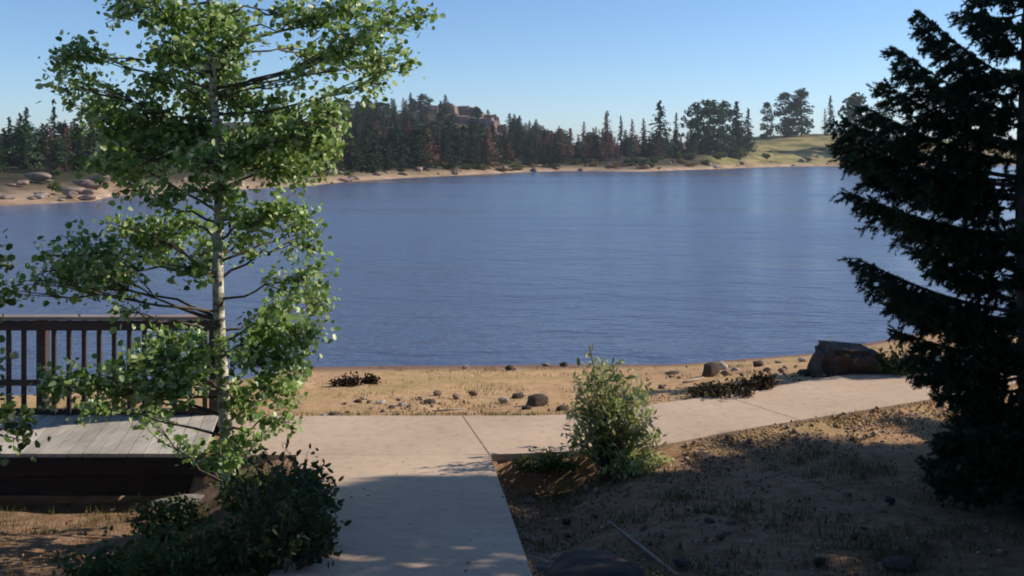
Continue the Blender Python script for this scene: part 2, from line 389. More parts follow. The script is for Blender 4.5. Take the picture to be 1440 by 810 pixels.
# row of rocks and debris on the beach
for i, (px, py, wpx, k) in enumerate([(503, 565, 14, 'dark'), (520, 565, 10, 'mid'), (536, 566, 16, 'pale'), (552, 572, 12, 'dark'), (566, 569, 13, 'pale'), (578, 571, 14, 'mid'), (590, 560, 11, 'mid'), (604, 565, 17, 'dark'), (615, 553, 16, 'mid'), (641, 557, 17, 'mid'), (665, 553, 15, 'mid'), (511, 559, 8, 'pale'), (560, 561, 9, 'mid')]):
    q = onground(px, py+3); rock(k, q, wpx/F*q[1]*1.0, {'dark': 'small dark half buried stone in the row of stones along the middle of the beach', 'mid': 'small brown half buried stone in the row of stones along the middle of the beach', 'pale': 'small pale stone in the row of stones along the middle of the beach'}[k], 'row of stones on the beach', 'stone', i)
BR = [(755, 572, 36, 'dark', 'largest dark brown rock on the beach left of the leafy bush', .8), (728, 560, 20, 'dark', 'dark flat rock just left of the largest brown beach rock', .6), (708, 566, 17, 'pale', 'pale rounded stone left of the brown beach rocks', .8), (741, 577, 17, 'dark', 'small dark wedge of rock in front of the largest brown beach rock', .7),
      (790, 580, 20, 'dark', 'dark reddish rock at the path edge touching the left of the bush', .8),
      (655, 519, 10, 'pale', 'pale small stone at the water edge, first from the left', 1.1), (716, 521, 13, 'dark', 'dark upright stone at the water edge in mid beach', 1.1), (724, 521, 7, 'pale', 'tiny pale stone against the dark upright stone at the water edge', 1.2), (767, 515, 12, 'mid', 'low brown stone at the water edge left of the bush top', .6), (793, 516, 14, 'dark', 'dark stone at the water edge touching the top left of the bush', 1),
      (999, 528, 30, 'dark', 'reddish dark rock with a pointed top standing on the beach, its sunlit side made as a pale stone', 1.0), (1014, 521, 20, 'pale', 'pale stone standing in for the sunlit right top of the reddish dark rock', 1.0), (1020, 528, 14, 'mid', 'brown stone under the pale sunlit top on the right beach', .8),  # pale stone paints the sunlit right top of the dark rock
      (1067, 517, 22, 'dark', 'dark rounded rock at the water edge between the reddish dark rock and the great block', .7), (945, 526, 22, 'dark', 'thin dark slab of rock lying flat on the beach right of the bush', .3), (1133, 527, 26, 'dark', 'low dark rock touching the left foot of the great dark block', .55),
      (1095, 512, 12, 'pale', 'pale stone at the water edge left of the great block', .8), (1128, 508, 12, 'pale', 'small pale stone at the water edge close to the great block', .8),
      (470, 585, 18, 'dark', 'dark stone in the pale grass at the left path edge', .5), (455, 591, 12, 'pale', 'pale stone next to the aspen leaves at the left path edge', .5)]
for i, (px, py, wpx, k, lb, fl) in enumerate(BR):
    q = onground(px, py); s_ = wpx/F*q[1]; rock(k, q, (s_, s_*.8, s_*fl), lb, None, 'rock', 40+i)
q = onground(1190, 524); s_ = 92/F*q[1]
def block_mesh(m, seed):
    bm = bmesh.new(); bmesh.ops.create_cube(bm, size=1)
    bmesh.ops.bevel(bm, geom=bm.edges[:], offset=.14, segments=3, affect='EDGES'); bmesh.ops.triangulate(bm, faces=bm.faces[:]); bmesh.ops.subdivide_edges(bm, edges=bm.edges[:], cuts=4, use_grid_fill=True)
    for v in bm.verts:
        p_ = v.co.copy(); v.co += Vector((noise.noise(p_*1.7+Vector((seed, 0, 0))), noise.noise(p_*1.7+Vector((0, seed, 9))), noise.noise(p_*1.7+Vector((5, 0, seed)))))*.12
        v.co += p_.normalized()*noise.fractal(p_*6, 1, 2, 3)*.03; v.co.x *= 1-.12*(v.co.z+.5)
    me = bpy.data.meshes.new('boulder'); bm.to_mesh(me); bm.free(); me.materials.append(m); return me
M_rockb = rock_mat('brown_granite', (.06, .045, .034), (.11, .082, .066), (.18, .145, .12)); RK['block'] = [block_mesh(M_rockb, 3)]; RK['rblock'] = [block_mesh(M_rockr, i*3.7+1) for i in range(4)]
rock('block', q, (s_, s_*.8, s_*.52), 'great blocky dark boulder with a flat top standing between the path and the lake', name='boulder', seed=3, sink=.1, cat='boulder')
# loose stones over the right-hand beach
r_ = random.Random(5)
for i in range(34):
    px = r_.uniform(930, 1150); py = r_.uniform(515, 552)
    q = onground(px, py)
    if q[1] < far_e(q[0])+.15: continue
    k = r_.choice(['mid', 'mid', 'pale', 'dark']); rock(k, q, r_.uniform(.05, .13), {'mid': 'small brown stone scattered on the right-hand beach', 'pale': 'small pale stone scattered on the right-hand beach', 'dark': 'small dark stone scattered on the right-hand beach'}[k], 'small stones scattered on the right beach', 'stone', 100+i)
# low dark humps of brush against the far edge of the path
def tuft_mesh(name, n, rad, h, m, wid=.008, lean=.5, seed=0):
    g = np.random.default_rng(seed)
    a = g.uniform(0, 6.28, n); rr = rad*np.sqrt(g.uniform(0, 1, n)); bx = rr*np.cos(a); by = rr*np.sin(a)
    hh = h*g.uniform(.45, 1, n)*(1-.4*(rr/rad)); la = a+g.normal(0, .8, n); ll = lean*hh*g.uniform(.3, 1.2, n)
    wa = g.uniform(0, 6.28, n); wx = wid*np.cos(wa); wy = wid*np.sin(wa)
    V = np.zeros((n, 5, 3)); mx = bx+ll*.35*np.cos(la); my = by+ll*.35*np.sin(la)
    V[:, 0] = np.stack([bx-wx, by-wy, 0*bx-.02], 1); V[:, 1] = np.stack([bx+wx, by+wy, 0*bx-.02], 1)
    V[:, 2] = np.stack([mx+wx*.8, my+wy*.8, hh*.6], 1); V[:, 3] = np.stack([mx-wx*.8, my-wy*.8, hh*.6], 1)
    V[:, 4] = np.stack([bx+ll*np.cos(la), by+ll*np.sin(la), hh], 1)
    i = np.arange(n)*5; q1 = np.stack([i, i+1, i+2, i+3], 1); q2 = np.stack([i+3, i+2, i+4, i+4], 1)
    me = bpy.data.meshes.new(name)
    me.from_pydata(V.reshape(-1, 3).tolist(), [], q1.tolist()+[[a_, b_, c_] for a_, b_, c_, _ in q2.tolist()]); me.update(); me.materials.append(m); return me

# ---------------------------------------------------------------- leaves
def rand_rot(n, g, up=0.0):
    u = g.normal(0, 1, (n, 3)); u /= np.linalg.norm(u, axis=1, keepdims=True)
    nrm = g.normal(0, 1, (n, 3)); nrm[:, 2] += up; nrm -= (nrm*u).sum(1, keepdims=True)*u; nrm /= np.linalg.norm(nrm, axis=1, keepdims=True)
    return u, nrm, np.cross(nrm, u)
def leaves(pts, size, g, ratio=1.0, fold=.25, up=.6, jitter=.35, droop=.0):
    n = len(pts); u, nm, sd_ = rand_rot(n, g, up)
    if droop: u[:, 2] -= droop; u /= np.linalg.norm(u, axis=1, keepdims=True); sd_ = np.cross(nm, u); sd_ /= np.linalg.norm(sd_, axis=1, keepdims=True)+1e-9
    s_ = (size*g.uniform(1-jitter, 1+jitter, n))[:, None]; w_ = s_*.5*ratio
    V = np.stack([pts, pts+u*s_*.22+sd_*w_*.85+nm*w_*fold, pts+u*s_*.68+sd_*w_*.8+nm*w_*fold, pts+u*s_, pts+u*s_*.68-sd_*w_*.8+nm*w_*fold, pts+u*s_*.22-sd_*w_*.85+nm*w_*fold], 1)
    i = np.arange(n)*6
    Fc = np.concatenate([np.stack([i, i+1, i+2, i+3], 1), np.stack([i, i+3, i+4, i+5], 1)])
    return V.reshape(-1, 3), Fc
def bez(a, b_, sag, n=7, side=0.0):
    a = Vector(a); b_ = Vector(b_); d = b_-a; up = Vector((0, 0, 1)); pr = d.cross(up)
    if pr.length > 1e-6: pr.normalize()
    out = []
    for i in range(n):
        t_ = i/(n-1); out.append(a+d*t_+up*(sag*4*t_*(1-t_))+pr*(side*4*t_*(1-t_)))
    return out

def leafy(name, base, trunk_pts, trunk_r, clumps, leaf_size, lm, bm_, dens, label, cat, seed, ratio=1.0, trunk_n=9, split=1):
    """tree or bush: tapered trunk, a limb to every clump, twigs with leaves along them. coordinates relative to base"""
    g = np.random.default_rng(seed); r = random.Random(seed)
    root = empty(name, base); tag(root, label, cat)
    tb = MB(); tb.tube(trunk_pts, trunk_r, trunk_n)
    child('trunk', tb.me('trunk', bm_, True), root)
    pts = []
    for (c, rad, n) in clumps:
        c = Vector(c); bb = MB()
        # join the trunk somewhat lower
        zt = c.z-r.uniform(.12, .40)*max(.25, Vector((c.x-trunk_pts[0][0], c.y-trunk_pts[0][1], 0)).length)
        zt += r.uniform(-.14, .14); k = max([j for j in range(len(trunk_pts)-1) if trunk_pts[j][2] <= zt] or [0]); k = min(k, len(trunk_pts)-2)
        u_ = min(1, max(0, (zt-trunk_pts[k][2])/(trunk_pts[k+1][2]-trunk_pts[k][2]))); a = Vector(trunk_pts[k]).lerp(Vector(trunk_pts[k+1]), u_); rr = min(trunk_r[k]*.45, .013)
        lim = bez(a, c, r.uniform(-.06, .14)*(c-a).length, 8, r.uniform(-.16, .16)*(c-a).length)
        for q in range(2, 7): lim[q] += Vector((r.gauss(0, .02), r.gauss(0, .02), r.gauss(0, .02)))
        bb.tube(lim, [rr*(1-.75*j/7) for j in range(8)], 6)
        m = max(3, int(n/16))
        for j in range(m):
            st = lim[r.choice([4, 5, 6, 7, 7])]
            v = Vector((r.gauss(0, 1), r.gauss(0, 1), r.gauss(0, 1))).normalized()
            e = c+Vector((v.x*rad[0], v.y*rad[1], v.z*rad[2]))*r.uniform(.55, 1.05)
            tw = bez(st, e, r.uniform(-.05, .12)*(e-st).length, 6, r.uniform(-.1, .1)*(e-st).length)
            bb.tube(tw, [.006*(1-.7*q/5) for q in range(6)], 4, False)
            for q in range(int(n/m)):
                t_ = r.random()**.7*5; i0 = min(4, int(t_)); pnt = tw[i0].lerp(tw[i0+1], t_-i0)
                pts.append((pnt.x+r.gauss(0, .055), pnt.y+r.gauss(0, .055), pnt.z+r.gauss(0, .055)))
        child('branch', bb.me('branch', M_twig, True), root)
    V, Fc = leaves(np.array(pts), leaf_size, g, ratio, .25, .6, .5)
    child('crown', mesh('crown', V, Fc, lm), root)
    return root

# aspen by the deck --------------------------------------------------
AD = 8.0; ab = Vector(((322-720)/F*AD, AD, gnd((322-720)/F*AD, AD)-.03))
def arel(px, py, dd=0): q = P(px, py, AD); return (q.x-ab.x, dd, q.z-ab.z)
tr_px = [(322, 725), (321, 680), (318, 620), (314, 560), (311, 500), (309, 440), (307, 370), (308, 300), (307, 240), (303, 180), (299, 120), (297, 60), (296, 0), (298, -60), (301, -120), (303, -180), (304, -235)]
tp = [Vector(arel(a, b_)) for a, b_ in tr_px]; tr = [.066, .058, .054, .052, .05, .047, .044, .041, .038, .034, .031, .027, .024, .020, .016, .011, .006]
for i, q in enumerate(tp): q.y += .03*math.sin(i*.9)
ACL = [(98, 82, 30, 36), (95, 125, 30, 30), (128, 150, 38, 34), (160, 180, 46, 36), (120, 75, 16, 16), (205, 165, 46, 45), (150, 225, 40, 22), (215, 215, 60, 34), (262, 185, 50, 40),
       (175, 10, 46, 26), (230, 20, 52, 34), (290, 30, 50, 40), (250, 78, 52, 36), (310, 95, 50, 44), (215, 118, 36, 26), (345, 55, 30, 30), (330, 20, 34, 26), (275, 135, 46, 38), (340, 145, 46, 36), (395, 165, 46, 34), (350, 205, 50, 36), (445, 175, 44, 36), (425, 218, 52, 32), (470, 210, 34, 32), (462, 160, 32, 26), (385, 235, 46, 22), (300, 230, 50, 26), (130, 235, 40, 16), (300, 268, 40, 14), (440, 248, 40, 12), (60, 355, 20, 14),
       (410, 15, 24, 24), (450, 22, 38, 26), (500, 14, 40, 30), (545, 40, 40, 34), (490, 62, 44, 30), (450, 85, 34, 24), (535, 85, 38, 28), (587, 22, 26, 18), (530, 118, 24, 18), (570, 90, 20, 14), (420, 110, 22, 14),
       (180, 262, 38, 12), (240, 285, 36, 14), (330, 280, 36, 18), (390, 300, 44, 26), (432, 312, 28, 22), (350, 318, 40, 24), (250, 318, 46, 26), (180, 325, 42, 28), (120, 360, 44, 34), (75, 380, 36, 26), (215, 350, 50, 28), (150, 385, 40, 28), (290, 345, 40, 28), (115, 405, 28, 18), (15, 408, 34, 13), (355, 345, 30, 14), (440, 345, 22, 22), (262, 375, 32, 16), (170, 440, 18, 10),
       (425, 388, 36, 26), (448, 425, 24, 32), (400, 430, 34, 26), (432, 470, 34, 30), (375, 460, 38, 28), (395, 505, 42, 30), (352, 500, 28, 34), (425, 520, 22, 22), (380, 550, 38, 26), (400, 588, 26, 16), (345, 560, 24, 36), (350, 620, 20, 20),
       (240, 480, 40, 24), (200, 510, 46, 28), (255, 520, 38, 30), (225, 548, 50, 28), (165, 545, 42, 24), (110, 540, 44, 24), (70, 548, 26, 18), (215, 582, 32, 16), (130, 570, 28, 12), (285, 500, 24, 30), (262, 628, 26, 12), (300, 640, 20, 16), (330, 655, 22, 18)]
cl = []; r_ = random.Random(11)
for (px, py, rx, ry) in ACL+[(250, -60, 90, 50), (350, -70, 80, 50), (300, -150, 70, 60), (480, -30, 60, 26), (300, -215, 40, 40), (160, -40, 40, 30)]:
    dd = r_.uniform(-.75, .75)*(.4+min(1, abs(px-310)/260)*.6) if 0 else r_.uniform(-.65, .65)
    k = (AD+dd)/AD
    x = (px-720)/F*(AD+dd)-ab.x; z = CAMZ-(py-HZ)/F*(AD+dd)-ab.z
    cl.append(((x, dd, z), (rx/F*AD*1.1, (rx+ry)/2/F*AD*1.2, ry/F*AD*1.15), int(rx*ry*.245)+14))
leafy('aspen_tree', ab, tp, tr, cl, .046, M_aspen, M_abark, 1, 'tall leafy aspen with a pale trunk growing at the right end of the wooden deck', 'tree', 21, .95)

# second aspen just off the left side, only its outer twigs reach into view
b2x = -5.1; b2 = Vector((b2x, 7.2, gnd(b2x, 7.2)-.03))
tp2 = [Vector((.02*math.sin(i), .02*math.cos(i*1.3), i*.45)) for i in range(14)]; tr2 = [.05*(1-i/14.5) for i in range(14)]
cl = []
for (px, py, rx, ry, dd) in [(22, 595, 26, 30, 0), (5, 515, 16, 24, .1), (35, 620, 18, 12, -.1), (-2, 370, 12, 24, 0), (-30, 430, 50, 40, .2), (-60, 560, 60, 50, .3), (-90, 300, 50, 60, .2), (-180, 350, 80, 80, 0), (-260, 250, 90, 80, 0), (-200, 480, 90, 70, -.3), (-300, 120, 90, 90, 0), (-250, 0, 80, 80, .2), (-20, 640, 26, 16, 0), (-180, 150, 70, 60, .5), (-380, 350, 70, 70, .2)]:
    d = b2.y+dd; cl.append((((px-720)/F*d-b2.x, dd, CAMZ-(py-HZ)/F*d-b2.z), (rx/F*d, (rx+ry)/2/F*d, ry/F*d), int(min(rx*ry*.11, 420))+8))
leafy('aspen_tree', b2, tp2, tr2, cl, .056, M_aspen, M_abark, 1, 'aspen mostly outside the view whose leafy twigs poke in at the left edge', 'tree', 33, .95)

# willow bush between the walk and the path ---------------------------
bx, by = (862-720)/F*8.9, 8.9; bb_ = Vector((bx, by, gnd(bx, by)-.02))
r_ = random.Random(4)
def brel(px, py, dd=0): q = P(px, py, by+dd); return Vector((q.x-bb_.x, dd, q.z-bb_.z))
root = empty('willow_bush', bb_); tag(root, 'pale green willow bush standing alone in the sun at the corner of walk and path', 'bush')
st = MB(); pts = []
BC = [(845, 520, 26, 20), (822, 525, 18, 16), (865, 530, 26, 16), (835, 555, 34, 22), (880, 560, 34, 24), (905, 560, 22, 24), (860, 590, 42, 26), (900, 595, 28, 24), (820, 590, 26, 22), (805, 612, 18, 16), (850, 625, 36, 18), (895, 625, 34, 16), (925, 612, 10, 22), (812, 575, 14, 14), (850, 508, 20, 10), (880, 645, 34, 10)]
for (px, py, rx, ry) in BC:
    for j in range(int(rx*ry/56)+4):
        a = r_.uniform(0, 6.28); q = math.sqrt(r_.random()); dd = r_.gauss(0, .26)
        e = brel(px+rx*q*math.cos(a), py+ry*q*math.sin(a), dd)
        s0 = Vector((r_.gauss(0, .05), r_.gauss(0, .05), 0))
        tw = bez(s0, e, .05*e.length, 7, r_.uniform(-.08, .08))
        st.tube(tw, [.007*(1-.8*i/6) for i in range(7)], 4, False)
        for k in range(14):
            t_ = 6*(1-r_.random()**1.6*.5); i0 = min(5, int(t_)); pnt = tw[i0].lerp(tw[i0+1], t_-i0); pts.append((pnt.x+r_.gauss(0, .02), pnt.y+r_.gauss(0, .02), pnt.z+r_.gauss(0, .02)))
tw = bez(Vector((0, 0, 0)), brel(829, 486), .02, 7, .03); st.tube(tw, [.005]*7, 4, False)
for k in range(9): pnt = tw[5].lerp(tw[6], r_.random()); pts.append(tuple(pnt+Vector((r_.gauss(0, .012), 0, r_.gauss(0, .03)))))
child('stems', st.me('stems', M_twig, True), root)
V, Fc = leaves(np.array(pts), .062, np.random.default_rng(5), .42, .2, .8)
child('foliage', mesh('foliage', V, Fc, M_bush), root)

# spruce at the right edge -------------------------------------------
def needles_for(segs, g, per_m=260, ln=.03, wd=.0048):
    """segs: list of (a,b) arrays; returns triangles"""
    A = np.array([s[0] for s in segs]); B = np.array([s[1] for s in segs]); Ld = np.linalg.norm(B-A, axis=1)
    cnt = np.maximum(2, (Ld*per_m).astype(int)); idx = np.repeat(np.arange(len(A)), cnt); n = len(idx)
    t_ = g.random(n)[:, None]; p0 = A[idx]*(1-t_)+B[idx]*t_; ax = (B-A)[idx]/Ld[idx][:, None]
    rv = g.normal(0, 1, (n, 3)); rv[:, 2] += .35; rv -= (rv*ax).sum(1, keepdims=True)*ax; rv /= np.linalg.norm(rv, axis=1, keepdims=True)
    dr = rv*.8+ax*.6; dr /= np.linalg.norm(dr, axis=1, keepdims=True); sd_ = np.cross(dr, ax); sd_ /= np.linalg.norm(sd_, axis=1, keepdims=True)+1e-9
    L_ = (ln*g.uniform(.7, 1.2, n))[:, None]
    V = np.stack([p0-sd_*wd, p0+sd_*wd, p0+dr*L_], 1).reshape(-1, 3); return V
def bough(a, tip, r, segs, wood_, droop=.12, width=.34, dens=1.0):
    a = Vector(a); tip = Vector(tip); d = tip-a; L = d.length; n = 9
    ax = []
    for i in range(n):
        t_ = i/(n-1); ax.append(a+d*t_-Vector((0, 0, 1))*droop*L*math.sin(math.pi*t_)*(1-.3*t_))
    wood_.tube(ax, [.014*(1-.8*i/(n-1))*min(1.4, L) for i in range(n)], 5, False)
    hd = Vector((d.x, d.y, 0)).normalized(); sdv = Vector((-hd.y, hd.x, 0))
    for i in range(2, n-1): segs.append((tuple(ax[i]), tuple(ax[i+1])))
    m = int(26*L*dens)+8
    for j in range(m):
        t_ = .16+.84*(j+r.random())/m; f_ = t_*(n-1); i0 = min(n-2, int(f_)); p0 = ax[i0].lerp(ax[i0+1], f_-i0)
        sgn = 1 if j % 2 else -1
        ln = width*L*(1.05-t_)**.75*(.45+min(1, t_*2.2)*.55)*r.uniform(.6, 1.2)+.05
        out = (sdv*sgn*r.uniform(.55, 1)+hd*r.uniform(.5, .9)+Vector((0, 0, r.uniform(-.55, .15)))).normalized()
        mid = p0+out*ln*.55; e = p0+out*ln+Vector((0, 0, -.12*ln+r.uniform(-.02, .05)))
        segs.append((tuple(p0), tuple(mid))); segs.append((tuple(mid), tuple(e)))
        for q in range(int(2+ln*16)):
            u_ = r.uniform(.25, .95); b0 = p0.lerp(e, u_); o2 = (out*r.uniform(.4, 1)+sdv*r.uniform(-.8, .8)+Vector((0, 0, r.uniform(-.9, .4)))).normalized()
            segs.append((tuple(b0), tuple(b0+o2*r.uniform(.035, .095))))
SD = 7.5; sbx = (1440-720)/F*SD; sb = Vector((sbx, SD, gnd(sbx, SD)-.05)); Hs = 6.6
def make_spruce(tips, seed, H, Rm, z0, nb, per_m, full=True):
    r = random.Random(seed); g = np.random.default_rng(seed); segs = []; wd_ = MB(); tk = MB()
    tk.tube([Vector((.02*math.sin(i), .015*i*math.sin(i*.7)*.3, H*i/12)) for i in range(13)], [.055*(1-i/12.6)**.9+.006 for i in range(13)], 10)
    for (a, t_) in tips: bough(a, t_, r, segs, wd_, .06, .40, 1.6)
    for i in range(nb):
        f_ = (i+r.random())/nb; z = z0+(H-z0)*f_**1.1
        az = i*2.399+r.uniform(-.4, .4)
        prof = min(1, .62+f_*1.6)*(1-max(0, f_-.12)/.88)**.8
        L = Rm*prof*r.uniform(.7, 1.12)+.06
        if tips and math.cos(az) < -.45: L *= .62
        a = Vector((0, 0, z)); tip = Vector((L*math.cos(az), L*math.sin(az), z+L*r.uniform(-.32, .12)+f_*L*.5)); bough(a, tip, r, segs, wd_, .08, .36)
    V = needles_for(segs, g, per_m, *((.03, .005) if per_m > 200 else (.06, .014)))
    Fc = np.arange(len(V)).reshape(-1, 3)
    return tk.me('trunk', M_bark, True), wd_.me('branches', M_bark, True), mesh('crown', V, Fc, M_spruce)
def srel(px, py, dd=0): d = SD+dd; q = P(px, py, d); return Vector((q.x-sb.x, dd, q.z-sb.z))
def st_(py): v = srel(1440, py); return Vector((0, 0, v.z))
TP = [((1292, 15), 120, 0), ((1300, 40), 130, .2), ((1372, -8), 80, 0), ((1258, 68), 165, 0), ((1275, 92), 180, -.25), ((1240, 116), 205, .1), ((1215, 150), 230, .15), ((1186, 170), 250, -.1), ((1182, 196), 262, .15), ((1200, 222), 275, -.3), ((1225, 238), 280, 0),
      ((1197, 273), 330, 0), ((1230, 285), 335, .3), ((1262, 300), 345, -.3), ((1290, 350), 375, .2), ((1205, 364), 440, 0), ((1235, 395), 450, -.25), ((1252, 410), 455, .2), ((1268, 435), 470, 0), ((1266, 468), 500, .1), ((1282, 500), 520, -.2), ((1292, 530), 530, .1), ((1322, 560), 545, 0), ((1350, 590), 560, -.15), ((1345, 540), 520, .3), ((1370, 600), 575, .2), ((1330, 325), 340, 0), ((1310, 380), 400, .2), ((1318, 622), 575, .1), ((1308, 655), 600, -.1), ((1322, 688), 625, 0), ((1360, 700), 640, -.3), ((1375, 650), 600, -.4), ((1400, 690), 630, -.6), ((1350, 640), 600, .3), ((1420, 640), 590, -.7), ((1440, 700), 640, -.8), ((1345, 612), 570, -.5), ((1385, 610), 560, -.7)]
tips = [(st_(sy), srel(px, py, dd)) for ((px, py), sy, dd) in TP]
mt, mbn, mc = make_spruce(tips, 3, Hs, 1.05, .45, 130, 400)
root = empty('spruce_tree', sb); tag(root, 'big dark spruce with layered boughs filling the right side of the view', 'tree')
child('trunk', mt, root); child('branches', mbn, root); child('crown', mc, root)
# neighbouring spruces on the sunny side, beyond the right edge of the view, that shade the foreground
mt2, mbn2, mc2 = make_spruce([], 9, 8.6, 2.0, .4, 135, 85)
sh = empty('spruce_tree', (7.3, 8.95, gnd(7.3, 8.95)-.05)); child('trunk', mt2, sh); child('branches', mbn2, sh); child('crown', mc2, sh)
tag(sh, 'spruce standing outside the edge of the view', 'tree', 'spruces beyond the right edge of the view')
for (x, y, s_, rz) in [(10.8, 10.1, 1.2, 1.3), (8.9, 6.6, .8, 3.3), (5.9, 6.1, .78, .7), (6.5, 7.4, .75, 4.4), (7.6, 5.2, 1.1, 5.2),  (5.0, 2.6, .85, 4.0), (10.6, 6.2, 1.3, .6), (6.4, .2, 1.1, 3.1), (10.4, 2.2, 1.4, 5.2), (15.4, 11.3, 1.55, 2.0), (14.6, 6.0, 1.6, 1.0), (3.2, -3.5, 1.3, 1.9), (-1.5, -4.5, 1.3, .4), (-6.0, -1.5, 1.2, 2.4), (-6.6, 3.0, 1.0, 5.0)]:  # trees behind the viewer are added to block sky light from the walk
    o = copy_tree(sh); o.location = (x, y, float(slope(y))-.1); o.rotation_euler = (0, 0, rz); o.scale = (s_, s_, s_)
o = copy_tree(sh); o.location = (8.1, 13.7, -.1); o.scale = (.62, .62, .5); tag(o, 'low young spruce just outside the right edge beyond the path', 'tree', 'spruces beyond the right edge of the view')

# ---------------------------------------------------------------- deck
deck = empty('wooden_deck', (-4.6, 9.7, 0)); tag(deck, 'weathered grey plank deck with a dark slatted railing at the left edge by the lake', 'deck')
ox, oy = 4.6, -9.7
def dm(name, mb, m, bevel=0):
    mb.v = [(x+ox, y+oy, z) for x, y, z in mb.v]; return child(name, mb.me(name, m, False, bevel), deck)
ta = math.tan(R(11)); Yn, Yf = 9.07, 10.42; zt = .02
mb = MB(); x = -9.0
while x < -2.73-.13:
    gap = .008; w_ = .14
    a, b_ = x, x+w_-gap; v0 = len(mb.v); sag = random.uniform(-.002, .002)
    for z in (zt-.035, zt+sag):
        mb.v += [(a, Yn, z), (b_, Yn, z), (b_-(Yf-Yn)*ta, Yf, z), (a-(Yf-Yn)*ta, Yf, z)]
    mb.f += [(v0, v0+3, v0+2, v0+1), (v0+4, v0+5, v0+6, v0+7)]+[(v0+i, v0+(i+1) % 4, v0+4+(i+1) % 4, v0+4+i) for i in range(4)]
    x += w_
dm('floor_boards', mb, M_deck)
# fascia: two stacked boards
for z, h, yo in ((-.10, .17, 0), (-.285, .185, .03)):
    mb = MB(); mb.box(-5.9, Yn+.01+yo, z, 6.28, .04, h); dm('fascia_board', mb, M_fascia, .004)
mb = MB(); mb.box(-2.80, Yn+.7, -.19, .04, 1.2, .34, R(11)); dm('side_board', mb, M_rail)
# railing
yR = 10.40; xr1 = (305-720)/F*yR
zc = lambda py: CAMZ-(py-HZ)/F*yR
rail = empty('railing', (0, 0, 0)); rail.parent = deck; rail.location = (0, 0, 0)
bpy.data.objects.remove(rail)
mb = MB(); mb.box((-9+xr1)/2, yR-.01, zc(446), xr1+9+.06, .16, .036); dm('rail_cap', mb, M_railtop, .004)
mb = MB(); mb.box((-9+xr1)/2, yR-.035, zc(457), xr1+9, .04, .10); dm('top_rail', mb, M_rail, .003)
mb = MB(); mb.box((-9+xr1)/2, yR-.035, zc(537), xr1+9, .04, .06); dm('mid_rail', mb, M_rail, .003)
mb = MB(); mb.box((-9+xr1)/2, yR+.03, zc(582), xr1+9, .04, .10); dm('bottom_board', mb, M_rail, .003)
for px in (57, 300, -186, -429):
    mb = MB(); mb.box((px-720)/F*yR, yR+.055, (zc(447)-.4)/2, .1, .1, zc(447)+.4); dm('post', mb, M_rail, .005)
px = 10.0-21*12
while px < 298:
    if abs(px-57) > 8:
        mb = MB(); x = (px-720)/F*yR; mb.box(x, yR, (zc(452)+zc(585))/2, .042, .034, zc(452)-zc(585)+.02, random.uniform(-.03, .03)); dm('baluster', mb, M_rail)
    px += 21.2

# ---------------------------------------------------------------- plants at ground level
def weed(px, py, h, wid, label, seed, m=M_weed, lsz=.05, n=60, cat='shrub', name='shrub', dense=14):
    q = Vector(onground(px, py)); r = random.Random(seed); root = empty(name, q); tag(root, label, cat)
    sm_ = MB(); pts = []
    for j in range(n):
        a = r.uniform(0, 6.28); rr = wid*math.sqrt(r.random()); e = Vector((rr*math.cos(a), rr*.8*math.sin(a), h*r.uniform(.25, 1.25)*(1-.45*(rr/wid)**2)))
        s0 = Vector((e.x*.45, e.y*.45, -.02)); tw = bez(s0, e, .04, 6, r.uniform(-.05, .05)); sm_.tube(tw, [.005*(1-.7*i/5) for i in range(6)], 4, False)
        for k in range(dense):
            t_ = r.uniform(1.0, 5); i0 = min(4, int(t_)); pnt = tw[i0].lerp(tw[i0+1], t_-i0); pts.append((pnt.x+r.gauss(0, .025), pnt.y+r.gauss(0, .025), pnt.z+r.gauss(0, .02)))
    child('stems', sm_.me('stems', M_twig, True), root)
    V, Fc = leaves(np.array(pts), lsz, np.random.default_rng(seed), .5, .2, .6); child('foliage', mesh('foliage', V, Fc, m), root)
    return root
weed(400, 745, .50, .38, 'dark leafy shrub crowding the left edge of the walk right of the aspen foot', 1, n=85)
weed(432, 722, .34, .22, 'dark leafy shrub at the left edge of the walk nearest the path', 17, n=70)
weed(375, 800, .50, .42, 'dark shrub lowest in the view between the aspen foot and the walk', 2, n=80)
weed(430, 792, .42, .20, 'small dark shrub leaning onto the left edge of the walk', 3, n=60)
weed(345, 712, .26, .28, 'low dark shrub wrapped around the foot of the aspen', 4, n=70)
weed(240, 752, .26, .36, 'low dark shrub in front of the deck, left of the aspen foot', 5, n=80)
weed(262, 815, .34, .42, 'low shrub at the bottom edge left of the aspen foot', 6, n=80)
weed(150, 830, .30, .4, 'dark shrub at the bottom edge below the left deck', 7, n=80)
weed(428, 778, .34, .10, 'thin pale yellow stalks rising from the dark shrubs left of the walk', 18, m=M_grass, n=14, lsz=.05)
weed(765, 668, .13, .34, 'low dark plants added to darken the sunken corner between walk and path', 19, n=60, lsz=.04)  # added plants, dark leaves stand in for the bush's shade in the hollow
weed(885, 668, .16, .30, 'low yellow green plant under the willow bush', 8, m=M_bush, n=50, lsz=.04)
weed(920, 655, .10, .16, 'tiny yellow green plant at the right foot of the willow bush', 9, m=M_bush, n=24, lsz=.035)
weed(1258, 528, .30, .45, 'green low shrub right behind the great dark boulder', 10, m=M_fbush, n=60, lsz=.06)
weed(1012, 562, .16, .42, 'low dark brush at the far edge of the path, left one of two', 12, m=M_dark, n=70, lsz=.05)
weed(1068, 549, .16, .22, 'low dark brush at the far edge of the path, right one of two', 13, m=M_dark, n=40, lsz=.05)
weed(488, 543, .10, .22, 'low dark plant lying on the sand at the left of the beach', 14, m=M_dark, n=40, lsz=.05)
